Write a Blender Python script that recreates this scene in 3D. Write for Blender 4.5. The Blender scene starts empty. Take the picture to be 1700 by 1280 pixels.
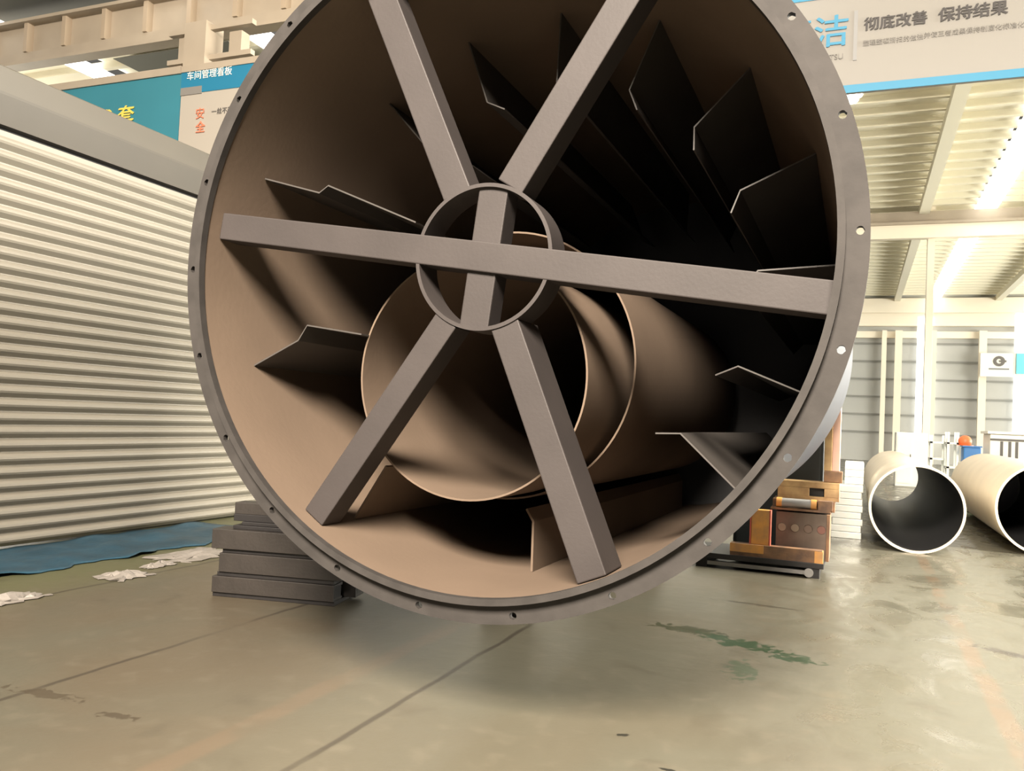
import bpy, bmesh, math, random
from mathutils import Vector, Matrix
random.seed(7)
S = bpy.context.scene
COL = S.collection
R = math.radians
# ---------------------------------------------------------------- camera
FPX = 1411.08
YAW, PITCH, ROLL, CAM_H = 0.386924, 0.036234, 0.0459206, 1.5
def axes():
    cy, sy, cp, sp = math.cos(YAW), math.sin(YAW), math.cos(PITCH), math.sin(PITCH)
    f0, r0, u0 = Vector((-sy, cy, 0)), Vector((cy, sy, 0)), Vector((0, 0, 1))
    fw = f0 * cp + u0 * sp
    up = u0 * cp - f0 * sp
    cr, sr = math.cos(ROLL), math.sin(ROLL)
    return r0 * cr + up * sr, up * cr - r0 * sr, fw
AR, AU, AF = axes()
cam = bpy.data.cameras.new('camera')
cam.sensor_width = 36
cam.lens = FPX / 1700 * 36
cam.clip_end = 400
co = bpy.data.objects.new('camera', cam)
COL.objects.link(co)
co.matrix_world = Matrix(((AR.x, AU.x, -AF.x, 0), (AR.y, AU.y, -AF.y, 0), (AR.z, AU.z, -AF.z, CAM_H), (0, 0, 0, 1)))
S.camera = co
# ---------------------------------------------------------------- world, lights, exposure
S.view_settings.view_transform = 'Standard'
S.view_settings.look = 'None'
S.view_settings.gamma = 1.0
S.view_settings.use_curve_mapping = False
S.view_settings.exposure = 0.0
w = bpy.data.worlds.new('hall_daylight')
S.world = w
w.use_nodes = True
nt = w.node_tree
bg = nt.nodes['Background']
tc = nt.nodes.new('ShaderNodeTexCoord')
sx = nt.nodes.new('ShaderNodeSeparateXYZ')
rp = nt.nodes.new('ShaderNodeValToRGB')
nt.links.new(tc.outputs['Generated'], sx.inputs[0])
nt.links.new(sx.outputs['Z'], rp.inputs[0])
nt.links.new(rp.outputs[0], bg.inputs[0])
rp.color_ramp.elements[0].position = 0.15
rp.color_ramp.elements[0].color = (0.05, 0.048, 0.045, 1)
rp.color_ramp.elements[1].position = 0.85
rp.color_ramp.elements[1].color = (1.0, 0.94, 0.83, 1)
bg.inputs[1].default_value = 0.45
def area(name, loc, target, sx_, sy_, power, col):
    l = bpy.data.lights.new(name, 'AREA')
    l.shape = 'RECTANGLE'
    l.size, l.size_y, l.energy, l.color = sx_, sy_, power, col
    o = bpy.data.objects.new(name, l)
    COL.objects.link(o)
    o.location = loc
    o.rotation_euler = (Vector(target) - Vector(loc)).to_track_quat('-Z', 'Y').to_euler()
    return o
area('roof_light_bank', (0.4, -6.2, 8.6), (-1.8, 4.0, 0.8), 3.5, 3.5, 9900, (1.0, 0.88, 0.74))
area('under_drum_fill', (10.5, 10.0, 6.0), (-1, 5.0, 0), 6, 3, 4700, (1.0, 0.94, 0.82)).data.spread = R(120)  # fill light added to lift the shaded floor under the drum
area('far_hall_fill', (19, 34, 4.0), (3, 33, 6.5), 22, 6, 4200, (1.0, 0.97, 0.88))  # unseen fill light added to brighten the far roof and floor
area('ceiling_fill', (19, 24, 3), (4, 24, 9.5), 20, 3, 6000, (1.0, 0.97, 0.86))  # upward fill light added only to brighten the ceiling
area('left_roof_fill', (-21, 13, 4), (-14, 13, 9), 8, 5, 700, (1.0, 0.92, 0.78))  # unseen fill light added for the roof on the left

# ---------------------------------------------------------------- helpers
def at(px, py, Y):                      # the point at depth Y along the hall that the photograph shows at (px, py)
    v = AR * ((px - 850) / FPX) - AU * ((py - 640) / FPX) + AF
    q = v * (Y / v.y)
    return Vector((q.x, q.y, q.z + CAM_H))
def mat(name, col, rough=0.6, metal=0.0, noise=0.0, scale=3.0, col2=None, bump=0.0, bscale=40.0, spec=0.5):
    m = bpy.data.materials.new(name)
    m.use_nodes = True
    n, l = m.node_tree.nodes, m.node_tree.links
    b = n['Principled BSDF']
    b.inputs['Base Color'].default_value = (*col, 1)
    b.inputs['Roughness'].default_value = rough
    b.inputs['Metallic'].default_value = metal
    b.inputs['Specular IOR Level'].default_value = spec
    if noise or bump:
        t = n.new('ShaderNodeTexCoord')
    if noise:
        nz = n.new('ShaderNodeTexNoise')
        nz.inputs['Scale'].default_value = scale
        nz.inputs['Detail'].default_value = 6
        l.new(t.outputs['Object'], nz.inputs['Vector'])
        mx = n.new('ShaderNodeValToRGB')
        c2 = col2 or tuple(c * (1 - noise) for c in col)
        mx.color_ramp.elements[0].position = 0.35
        mx.color_ramp.elements[1].position = 0.68
        mx.color_ramp.elements[0].color = (*col, 1)
        mx.color_ramp.elements[1].color = (*c2, 1)
        l.new(nz.outputs[0], mx.inputs[0])
        l.new(mx.outputs[0], b.inputs['Base Color'])
    if bump:
        nb = n.new('ShaderNodeTexNoise')
        nb.inputs['Scale'].default_value = bscale
        nb.inputs['Detail'].default_value = 4
        l.new(t.outputs['Object'], nb.inputs['Vector'])
        bp = n.new('ShaderNodeBump')
        bp.inputs['Strength'].default_value = bump
        bp.inputs['Distance'].default_value = 0.02
        l.new(nb.outputs[0], bp.inputs['Height'])
        l.new(bp.outputs[0], b.inputs['Normal'])
    return m
def emit(name, col, strength):
    m = bpy.data.materials.new(name)
    m.use_nodes = True
    b = m.node_tree.nodes['Principled BSDF']
    b.inputs['Base Color'].default_value = (*col, 1)
    b.inputs['Emission Color'].default_value = (*col, 1)
    b.inputs['Emission Strength'].default_value = strength
    return m
def bx(bm, x0, x1, y0, y1, z0, z1):
    vs = [bm.verts.new(p) for p in ((x0, y0, z0), (x1, y0, z0), (x1, y1, z0), (x0, y1, z0), (x0, y0, z1), (x1, y0, z1), (x1, y1, z1), (x0, y1, z1))]
    for f in ((0, 3, 2, 1), (4, 5, 6, 7), (0, 1, 5, 4), (1, 2, 6, 5), (2, 3, 7, 6), (3, 0, 4, 7)):
        bm.faces.new([vs[i] for i in f])
    return vs
def prism(bm, pts, y0, y1):             # polygon in x,z swept along y
    a = [bm.verts.new((p[0], y0, p[1])) for p in pts]
    b = [bm.verts.new((p[0], y1, p[1])) for p in pts]
    n = len(pts)
    bm.faces.new(a)
    bm.faces.new(b[::-1])
    for i in range(n):
        bm.faces.new((a[i], b[i], b[(i + 1) % n], a[(i + 1) % n]))
def ring(bm, cx, cz, ri, ro, y0, y1, n=128):   # hollow cylinder along y
    vs = []
    for i in range(n):
        a = 2 * math.pi * i / n
        c, s = math.cos(a), math.sin(a)
        vs.append([bm.verts.new((cx + r * c, y, cz + r * s)) for r, y in ((ri, y0), (ro, y0), (ro, y1), (ri, y1))])
    for i in range(n):
        p, q = vs[i], vs[(i + 1) % n]
        for k in range(4):
            bm.faces.new((p[k], q[k], q[(k + 1) % 4], p[(k + 1) % 4]))
def disc_cyl(bm, p0, p1, r0, r1=None, n=24):   # solid cylinder between two points
    r1 = r0 if r1 is None else r1
    p0, p1 = Vector(p0), Vector(p1)
    d = (p1 - p0).normalized()
    u = d.orthogonal().normalized()
    v = d.cross(u)
    a = [bm.verts.new(p0 + (u * math.cos(2 * math.pi * i / n) + v * math.sin(2 * math.pi * i / n)) * r0) for i in range(n)]
    b = [bm.verts.new(p1 + (u * math.cos(2 * math.pi * i / n) + v * math.sin(2 * math.pi * i / n)) * r1) for i in range(n)]
    bm.faces.new(a[::-1])
    bm.faces.new(b)
    for i in range(n):
        bm.faces.new((a[i], a[(i + 1) % n], b[(i + 1) % n], b[i]))
def obj(name, bm, m, parent=None, smooth=False, bevel=0.0, loc=None):
    bmesh.ops.recalc_face_normals(bm, faces=bm.faces)
    me = bpy.data.meshes.new(name)
    bm.to_mesh(me)
    bm.free()
    if smooth:
        me.polygons.foreach_set('use_smooth', [True] * len(me.polygons))
        me.set_sharp_from_angle(angle=R(35))
    me.materials.append(m)
    o = bpy.data.objects.new(name, me)
    COL.objects.link(o)
    if parent:
        o.parent = parent
    if loc:
        o.location = loc
    if bevel:
        md = o.modifiers.new('edge', 'BEVEL')
        md.width = bevel
        md.segments = 2
        md.limit_method = 'ANGLE'
    return o
def tag(o, label, cat, group=None, kind=None):
    o['label'] = label
    o['category'] = cat
    if group:
        o['group'] = group
    if kind:
        o['kind'] = kind
    return o
def thing(name, label, cat, loc=(0, 0, 0), group=None):
    o = bpy.data.objects.new(name, None)
    COL.objects.link(o)
    o.location = loc
    o.empty_display_size = 0.2
    return tag(o, label, cat, group)
def struct(name, bm, m, smooth=False, label=None):
    o = obj(name, bm, m, None, smooth)
    o['kind'] = 'structure'
    if label:
        o['label'] = label
    return o
B = bmesh.new
def box(name, b, m, parent=None, bevel=0.0):
    bm = B()
    bx(bm, *b)
    return obj(name, bm, m, parent, bevel=bevel)
# things are built around a local origin at their base; lb() shifts a world box into that frame
def text(name, body, size, loc, m, parent, spacing=1.0, bold=0.0, align='LEFT'):
    c = bpy.data.curves.new(name, 'FONT')
    c.body = body
    c.size = size
    c.space_character = spacing
    c.extrude = 0.002
    c.align_x = align
    c.materials.append(m)
    tmp = bpy.data.objects.new(name, c)
    COL.objects.link(tmp)
    dg = bpy.context.evaluated_depsgraph_get()
    dg.update()
    me = bpy.data.meshes.new_from_object(tmp.evaluated_get(dg))
    bpy.data.objects.remove(tmp)
    bpy.data.curves.remove(c)
    if bold:
        bm = bmesh.new()
        for k in (0, 1):
            n0 = len(bm.verts)
            bm.from_mesh(me)
            bm.verts.ensure_lookup_table()
            bmesh.ops.translate(bm, verts=bm.verts[n0:], vec=(bold * k * 2.2, bold * k * 0.8, 0.001 * k))
        bm.to_mesh(me)
        bm.free()
    me.materials.clear()
    me.materials.append(m)
    o = bpy.data.objects.new(name, me)
    COL.objects.link(o)
    o.rotation_euler = (R(90), 0, 0)
    o.location = loc
    o.parent = parent
    return o

# ---------------------------------------------------------------- materials
M = {}
M['primer'] = mat('grey_primer_paint', (0.0427, 0.0363, 0.0346), 0.6, noise=0.18, scale=2.5, bump=0.04, bscale=60, spec=0.3)
M['primer_in'] = mat('shell_primer_paint', (0.1399, 0.1021, 0.0741), 0.8, noise=0.12, scale=1.6, bump=0.05, bscale=30, spec=0.2)
M['lifter'] = mat('dark_lifter_steel_and_shade', (0.055, 0.049, 0.044), 0.55, noise=0.15, scale=3)
M['outer'] = mat('blue_grey_outer_paint', (0.026, 0.03, 0.042), 0.45, noise=0.15, scale=2)
M['flange'] = mat('machined_flange_steel', (0.0418, 0.0378, 0.0351), 0.7, noise=0.25, scale=9, bump=0.03, bscale=80, spec=0.2)
M['cladding'] = mat('cream_cladding_paint', (0.19, 0.174, 0.142), 0.45, noise=0.06, scale=1.2)
M['fascia'] = mat('beige_fascia_sheet', (0.0476, 0.0399, 0.0293), 0.5, noise=0.12, scale=1.0)
M['fascia_up'] = mat('lit_fascia_sheet', (0.0612, 0.0519, 0.0382), 0.5, noise=0.12, scale=1.0)  # same sheet, paler: stronger light on the upper tier put into the colour
M['blue_sheet'] = mat('blue_floor_sheet', (0.018, 0.062, 0.098), 0.4, noise=0.4, scale=2.5, bump=0.5, bscale=6)
M['paper'] = mat('crumpled_plastic_white', (0.21, 0.19, 0.17), 0.5, bump=0.4, bscale=20)
M['beam'] = mat('mill_scale_steel', (0.028, 0.023, 0.0195), 0.5, noise=0.35, scale=4, bump=0.08, bscale=40)
M['beam_dark'] = mat('dark_oily_steel_and_shade', (0.018, 0.016, 0.016), 0.45, noise=0.3, scale=6)
M['rust'] = mat('rusty_steel', (0.2574, 0.1404, 0.0702), 0.7, noise=0.5, scale=7, col2=(0.12, 0.07, 0.045), bump=0.15, bscale=50)
M['orange'] = mat('orange_paint_worn', (0.702, 0.324, 0.0675), 0.55, noise=0.3, scale=7, col2=(0.42, 0.22, 0.09))
M['grey_rust'] = mat('brown_grey_plate', (0.175, 0.1313, 0.1), 0.65, noise=0.35, scale=6)
M['bar_pale'] = mat('pale_bar_end', (0.27, 0.23, 0.17), 0.6)
M['bar_brown'] = mat('brown_bar_end', (0.17, 0.12, 0.09), 0.6)
M['bar_red'] = mat('reddish_bar_end', (0.22, 0.10, 0.075), 0.6)
M['roller'] = mat('roller_grey', (0.33, 0.32, 0.31), 0.4, metal=0.4)
M['black_panel'] = mat('black_machine_panel', (0.018, 0.022, 0.022), 0.5)
M['tan'] = mat('tan_post_paint', (0.588, 0.392, 0.182), 0.6, noise=0.3, scale=5, col2=(0.26, 0.15, 0.07))
M['pink'] = mat('pink_post_paint', (0.726, 0.462, 0.363), 0.6, noise=0.15, scale=4)
M['pipe'] = mat('cream_pipe_paint', (0.62, 0.54, 0.42), 0.5, noise=0.1, scale=2)
M['pipe_in'] = mat('dark_pipe_lining_and_shade', (0.028, 0.028, 0.0296), 0.5)
M['silver'] = mat('galvanised_sheet', (0.66, 0.68, 0.64), 0.35, metal=0.25, noise=0.1, scale=6)
M['girder'] = mat('cream_girder_paint', (0.3772, 0.3198, 0.246), 0.55, noise=0.12, scale=1.5)
M['girder_lt'] = mat('pale_girder_paint', (0.82, 0.74, 0.60), 0.55)
M['girder_dk'] = mat('brown_stiffener_paint', (0.36, 0.29, 0.21), 0.6)
M['ceiling'] = mat('roof_sheet', (0.8035, 0.7589, 0.6138), 0.6)
M['ceiling_dk'] = mat('roof_dark_sheet', (0.13, 0.13, 0.11), 0.6)
M['wall'] = mat('grey_wall_sheet', (0.45, 0.45, 0.423), 0.6)
M['wall_line'] = mat('grey_wall_lap', (0.24, 0.24, 0.22), 0.6)
M['white'] = mat('white_banner_cloth', (0.205, 0.194, 0.176), 0.6)
M['white_b'] = mat('cream_banner_cloth', (0.3825, 0.3485, 0.2975), 0.6)
M['blue'] = mat('blue_banner_cloth', (0.05, 0.34, 0.50), 0.55)
M['blue_hi'] = mat('bright_blue_band', (0.016, 0.168, 0.288), 0.55)
M['teal'] = mat('teal_banner_cloth', (0.0357, 0.1913, 0.2465), 0.6, noise=0.1, scale=0.8)
M['yellow'] = mat('yellow_lettering', (0.75, 0.55, 0.10), 0.6)
M['red'] = mat('red_lettering', (0.75, 0.20, 0.11), 0.6)
M['ink'] = mat('dark_lettering', (0.03, 0.026, 0.026), 0.6)
M['ink_lt'] = mat('grey_lettering', (0.13, 0.12, 0.11), 0.6)
M['pale_rule'] = mat('pale_rule', (0.2, 0.2, 0.2), 0.6)
M['white_m'] = mat('white_machine_paint', (0.80, 0.79, 0.72), 0.5)
M['blue_box'] = mat('blue_plastic', (0.03, 0.17, 0.45), 0.45)
M['orange_ball'] = mat('orange_red_plastic', (0.70, 0.16, 0.05), 0.45)
M['green'] = mat('green_plastic', (0.20, 0.36, 0.03), 0.5)
M['dark_m'] = mat('dark_metal', (0.08, 0.08, 0.075), 0.5)
M['cyan'] = mat('cyan_board', (0.15, 0.62, 0.72), 0.5)
M['glow'] = emit('skylight_glow', (1.0, 0.99, 0.95), 5.0)
M['glow_wall'] = emit('window_glow', (1.0, 1.0, 0.96), 2.6)
M['lamp'] = emit('lamp_glow', (1.0, 0.97, 0.88), 6.0)

def floor_material():
    m = bpy.data.materials.new('worn_epoxy_floor')
    m.use_nodes = True
    n, l = m.node_tree.nodes, m.node_tree.links
    b = n['Principled BSDF']
    t = n.new('ShaderNodeTexCoord')
    sp = n.new('ShaderNodeSeparateXYZ')
    l.new(t.outputs['Object'], sp.inputs[0])
    def math_(op, a, bb=None, c=None):
        k = n.new('ShaderNodeMath')
        k.operation = op
        for i, v in enumerate((a, bb, c)):
            if v is None:
                continue
            if isinstance(v, (int, float)):
                k.inputs[i].default_value = v
            else:
                l.new(v, k.inputs[i])
        return k.outputs[0]
    def noise(scale, detail=5, dist=0.0, vec=None, sc=None):
        k = n.new('ShaderNodeTexNoise')
        k.inputs['Scale'].default_value = scale
        k.inputs['Detail'].default_value = detail
        k.inputs['Distortion'].default_value = dist
        src = vec or t.outputs['Object']
        if sc:
            mp = n.new('ShaderNodeMapping')
            mp.inputs['Scale'].default_value = sc
            l.new(src, mp.inputs[0])
            src = mp.outputs[0]
        l.new(src, k.inputs['Vector'])
        return k.outputs[0]
    def mix(fac, a, c):
        k = n.new('ShaderNodeMix')
        k.data_type = 'RGBA'
        if isinstance(fac, (int, float)):
            k.inputs[0].default_value = fac
        else:
            l.new(fac, k.inputs[0])
        for i, v in ((6, a), (7, c)):
            if isinstance(v, tuple):
                k.inputs[i].default_value = (*v, 1)
            else:
                l.new(v, k.inputs[i])
        return k.outputs[2]
    def ramp(v, lo, hi):
        k = n.new('ShaderNodeMapRange')
        k.interpolation_type = 'SMOOTHSTEP'
        l.new(v, k.inputs[0])
        k.inputs[1].default_value = lo
        k.inputs[2].default_value = hi
        return k.outputs[0]
    x, y = sp.outputs[0], sp.outputs[1]
    big = noise(0.55, 6, 0.4)
    fine = noise(6.0, 6, 0.2)
    wob = noise(1.3, 3)
    xw = math_('ADD', x, math_('MULTIPLY', math_('SUBTRACT', wob, 0.5), 0.10))
    tan_c, grn_c = (0.082, 0.066, 0.044), (0.077, 0.071, 0.051)
    base = mix(ramp(big, 0.38, 0.66), tan_c, grn_c)
    # bare tan concrete to the left of the orange lane mark, green epoxy to the right of it
    lane = ramp(xw, -2.75, -2.35)
    base = mix(math_('MULTIPLY', lane, 0.6), base, grn_c)
    base = mix(math_('MULTIPLY', ramp(math_('ADD', x, math_('MULTIPLY', math_('SUBTRACT', big, 0.5), 2.0)), -1.2, 0.8), 0.75), base, (0.100, 0.096, 0.073))  # paler to the right: the hall's brighter side put into the floor colour
    edge = ramp(xw, -6.2, -5.2)
    base = mix(edge, (0.0840, 0.0840, 0.0420), base)
    base = mix(math_('MULTIPLY', ramp(fine, 0.52, 0.72), 0.35), base, (0.1120, 0.0966, 0.0700))
    base = mix(math_('MULTIPLY', ramp(noise(2.2, 5, 0.6), 0.58, 0.75), 0.45), base, (0.0525, 0.0441, 0.0301))
    # joints along the hall
    for jx, wd in ((-3.84, 0.016), (-2.14, 0.016), (-5.6, 0.014)):
        d = math_('ABSOLUTE', math_('SUBTRACT', xw, jx))
        k = math_('SUBTRACT', 1.0, ramp(d, wd * 0.5, wd * 1.7))
        base = mix(math_('MULTIPLY', k, math_('MULTIPLY', ramp(noise(0.9, 3), 0.3, 0.5), 0.75)), base, (0.030, 0.0235, 0.017))
    for jy, wd in ((12.7, 0.03), (17.0, 0.03)):
        d = math_('ABSOLUTE', math_('SUBTRACT', y, jy))
        k = math_('SUBTRACT', 1.0, ramp(d, wd * 0.5, wd * 1.5))
        base = mix(math_('MULTIPLY', k, 0.8), base, (0.0700, 0.0630, 0.0560))
    # faded orange lane marks
    for jx, wd, st in ((-2.60, 0.06, 0.22), (0.78, 0.05, 0.42)):
        d = math_('ABSOLUTE', math_('SUBTRACT', xw, jx))
        k = math_('SUBTRACT', 1.0, ramp(d, wd * 0.7, wd * 1.5))
        base = mix(math_('MULTIPLY', k, math_('MULTIPLY', ramp(noise(1.7, 5), 0.32, 0.55), st)), base, (0.1470, 0.0875, 0.0525))
    # dark green oil stain and specks
    def blob(cx, cy, rx, ry, rot, seed):
        mp = n.new('ShaderNodeMapping')
        mp.vector_type = 'TEXTURE'
        mp.inputs['Location'].default_value = (cx, cy, 0)
        mp.inputs['Rotation'].default_value = (0, 0, rot)
        mp.inputs['Scale'].default_value = (rx, ry, 1)
        l.new(t.outputs['Object'], mp.inputs[0])
        ln = n.new('ShaderNodeVectorMath')
        ln.operation = 'LENGTH'
        l.new(mp.outputs[0], ln.inputs[0])
        nz = noise(11.0 + seed, 7, 0.9)
        return math_('SUBTRACT', 1.0, ramp(math_('ADD', ln.outputs['Value'], math_('MULTIPLY', math_('SUBTRACT', nz, 0.5), 3.6)), 0.72, 1.0))
    for (cx, cy, rx, ry, rot, seed, col, st) in (
            (-1.08, 6.33, 0.26, 0.12, -0.15, 0, (0.022, 0.024, 0.009), 0.9),
            (-0.72, 6.15, 0.30, 0.12, -0.3, 1, (0.010, 0.028, 0.009), 0.9),
            (-0.35, 5.95, 0.18, 0.10, -0.2, 2, (0.010, 0.028, 0.010), 0.85),
            (-0.62, 5.5, 0.10, 0.22, 0.1, 3, (0.034, 0.050, 0.028), 0.7),
            (-0.75, 7.55, 0.42, 0.035, -0.05, 4, (0.03, 0.026, 0.018), 0.7),
            (-3.75, 3.15, 0.20, 0.05, 0.1, 2.5, (0.038, 0.028, 0.017), 0.7),
            (-3.2, 3.1, 0.12, 0.04, 0.2, 1.5, (0.038, 0.028, 0.017), 0.8),
            (-1.0, 4.05, 0.03, 0.02, 0, 0.5, (0.012, 0.011, 0.008), 0.9),
            (-0.72, 3.75, 0.03, 0.015, 0, 0.7, (0.012, 0.011, 0.008), 0.9),
            (1.05, 6.9, 0.30, 0.07, -0.6, 2.2, (0.045, 0.038, 0.032), 0.8)):
        base = mix(math_('MULTIPLY', blob(cx, cy, rx, ry, rot, seed), st), base, col)
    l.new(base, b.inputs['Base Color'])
    gl = math_('MULTIPLY', ramp(x, -1.6, 0.6), ramp(noise(2.6, 5, 1.0, sc=(1.0, 0.55, 1)), 0.36, 0.70))
    rg = n.new('ShaderNodeMapRange')
    l.new(gl, rg.inputs[0])
    rg.inputs[3].default_value = 0.42
    rg.inputs[4].default_value = 0.16
    l.new(rg.outputs[0], b.inputs['Roughness'])
    bp = n.new('ShaderNodeBump')
    bp.inputs['Strength'].default_value = 0.25
    bp.inputs['Distance'].default_value = 0.015
    l.new(math_('ADD', noise(5.0, 5, 0.3), math_('MULTIPLY', noise(1.4, 3), 1.5)), bp.inputs['Height'])
    l.new(bp.outputs[0], b.inputs['Normal'])
    return m
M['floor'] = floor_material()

# ---------------------------------------------------------------- the hall
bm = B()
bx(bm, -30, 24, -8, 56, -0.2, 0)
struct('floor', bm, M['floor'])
WALL_Y, CEIL = 50.0, 9.0
# roof: sheet with purlins across the hall and skylight strips along it
strips = [3.62 - 4.95 * k for k in range(-2, 5)]
bm = B()
edges = sorted([-24.0, 22.0] + [e for s in strips for e in (s - 0.32, s + 0.32)])
for a, b_ in zip(edges[0::2], edges[1::2]):
    bx(bm, a, b_, 9.5, WALL_Y, CEIL, CEIL + 0.05)
yy = 9.8
while yy < WALL_Y - 0.3:
    bx(bm, -24, 22, yy, yy + 0.12, CEIL - 0.16, CEIL)
    yy += 0.8
struct('ceiling', bm, M['ceiling'])
for i, s in enumerate(strips):
    bm = B()
    bx(bm, s - 0.32, s + 0.32, 9.5, WALL_Y, CEIL - 0.17, CEIL - 0.165)
    struct('window_%d' % (i + 1), bm, M['glow'])
bm = B()
bx(bm, -15.1, -12.0, 13.4, 16.4, CEIL - 0.19, CEIL - 0.175)
bx(bm, -15.8, -11.65, 9.6, 12.6, CEIL - 0.19, CEIL - 0.175)
bx(bm, -20.5, -16.6, 9.6, 11.2, CEIL - 0.19, CEIL - 0.175)
struct('trim_1', bm, M['ceiling_dk'])
# rafters along the hall
for i, (x0, x1) in enumerate(((1.65, 1.95), (6.4, 6.7))):
    bm = B()
    bx(bm, x0, x1, 14.5, WALL_Y, CEIL - 0.42, CEIL - 0.165)
    struct('trim_%d' % (i + 2), bm, M['ceiling'])
# far end wall with laps
bm = B()
bx(bm, -24, 22, WALL_Y, WALL_Y + 0.2, 0, CEIL)
struct('wall_back', bm, M['wall'])
bm = B()
z = 1.5
while z < 7.0:
    bx(bm, -24, 22, WALL_Y - 0.06, WALL_Y, z, z + 0.10)
    z += 0.96
struct('trim_4', bm, M['wall_line'])
zt = at(1500, 496, WALL_Y - .3).z
zm = at(1500, 520, WALL_Y - .3).z
zb = at(1500, 549, WALL_Y - .3).z
bm = B()
bx(bm, -24, 22, WALL_Y - 0.5, WALL_Y, zm, zt)
bx(bm, -24, 22, WALL_Y - 0.35, WALL_Y, zb + 0.25, zm)
struct('trim_5', bm, M['girder_lt'])
bm = B()
bx(bm, -24, 22, WALL_Y - 0.3, WALL_Y, at(1500, 562, WALL_Y).z, at(1500, 551, WALL_Y).z)
struct('trim_6', bm, M['girder_lt'])
wi = 8
for (pa, pb, py0) in ((1521, 1546, 527), (1683, 1720, 522)):
    bm = B()
    a, c = at(pa, 620, WALL_Y - 0.4), at(pb, 620, WALL_Y - 0.4)
    bx(bm, a.x, c.x, WALL_Y - 0.42, WALL_Y - 0.36, 0.8, at(pa, py0, WALL_Y - .4).z)
    struct('window_%d' % wi, bm, M['glow_wall'])
    wi += 1
# end wall columns
ti = 7
for (pa, pb, Y0, ztop) in ((1484, 1496, 49.3, 7.0), (1546, 1553, 49.3, 7.0), (1624, 1637, 49.3, 7.0), (1462, 1470, 49.3, 7.0)):
    a, c = at(pa, 640, Y0), at(pb, 640, Y0)
    bm = B()
    bx(bm, a.x, c.x, Y0, Y0 + 0.3, 0, ztop)
    struct('trim_%d' % ti, bm, M['girder_lt'])
    ti += 1
# tall column in mid hall carrying the cross girder
a, c = at(1539, 450, 30), at(1551, 450, 30)
bm = B()
bx(bm, a.x, c.x, 30.0, 30.4, 0, at(1548, 332, 30).z)
struct('pillar', bm, M['girder_lt'])
t = thing('crane_girder', 'pale cream girder crossing the hall under the far roof, on a column', 'girder', (4.5, 29.8, at(1550, 394, 29.8).z))
z0 = t.location.z
zc, zd = at(1550, 372, 29.8).z - z0, at(1550, 349, 29.8).z - z0
box('web', (-15, 15, 0.0, 0.3, 0.0, zc), M['girder_lt'], t)
box('top_flange', (-15, 15, -0.12, 0.42, zc, zc + 0.08), M['girder'], t)
box('rail_beam', (-15, 15, 0.1, 0.5, zc + 0.08, zd), M['girder'], t)

# left crane runway girder with stiffeners
GY = 11.0
zg0, zg1 = at(200, 78, GY).z, at(200, 10, GY).z
t = thing('crane_girder', 'cream riveted crane girder with brown stiffeners, below the left roof lights', 'girder', (-12, GY, zg0))
h = zg1 - zg0
box('web', (-12, 6.5, 0.12, 0.18, 0.0, h), M['girder'], t)
box('bottom_flange', (-12, 6.5, -0.05, 0.22, -0.04, 0.02), M['girder'], t)
box('top_flange', (-12, 6.5, -0.08, 0.38, h, h + 0.06), M['girder'], t)
box('lower_rail', (-12, 6.5, 0.02, 0.12, 0.02, 0.20), M['girder'], t)
k = -11.5
while k < 6.3:
    box('stiffener', (k, k + 0.09, -0.02, 0.12, 0.2, h), M['girder_dk'], t)
    k += 0.98
# column bracket by the left banners
a, c = at(305, 80, 10.4), at(340, 80, 10.4)
t = thing('column_bracket', 'pale steel column standing behind the top of the left banners, with bracket arms', 'column', (0.5 * (a.x + c.x), 10.4, 0))
cw = c.x - a.x
cz = at(322, 36, 10.4).z
box('column', (-cw / 2, cw / 2, 0.0, 0.4, 4.7, cz), M['girder'], t)
for zz in (at(322, 40, 10.4).z, at(322, 84, 10.4).z - 0.05):
    box('bracket_arm', (-cw * 1.5, cw * 2.4, 0.1, 0.2, zz - 0.08, zz), M['girder'], t)
box('gusset', (-cw * 1.2, -cw / 2, 0.2, 0.3, cz - 0.75, cz - 0.1), M['girder'], t)
box('bracket_post', (cw * 1.2, cw * 1.75, 0.2, 0.4, cz - 0.62, cz - 0.15), M['girder'], t)

# ---------------------------------------------------------------- rotary drum section
CX, CZ, Y0, Y1 = -1.664, 2.247, 3.5, 8.9
RI, RS, RO = 1.575, 1.602, 1.692
drum = thing('steel_drum', 'huge grey steel drum lying open end forward, braced by six spokes', 'drum', (CX, Y0, CZ - RS))
OFF = Vector((-CX, -Y0, -(CZ - RS)))
def dp(name, bm, m, parent=drum, smooth=False, bevel=0.0):
    bmesh.ops.translate(bm, verts=bm.verts, vec=OFF)
    return obj(name, bm, m, parent, smooth, bevel)
bm = B()
ring(bm, CX, CZ, RI, RS, Y0, Y1, 160)
dp('shell', bm, M['primer_in'], smooth=True)
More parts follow.
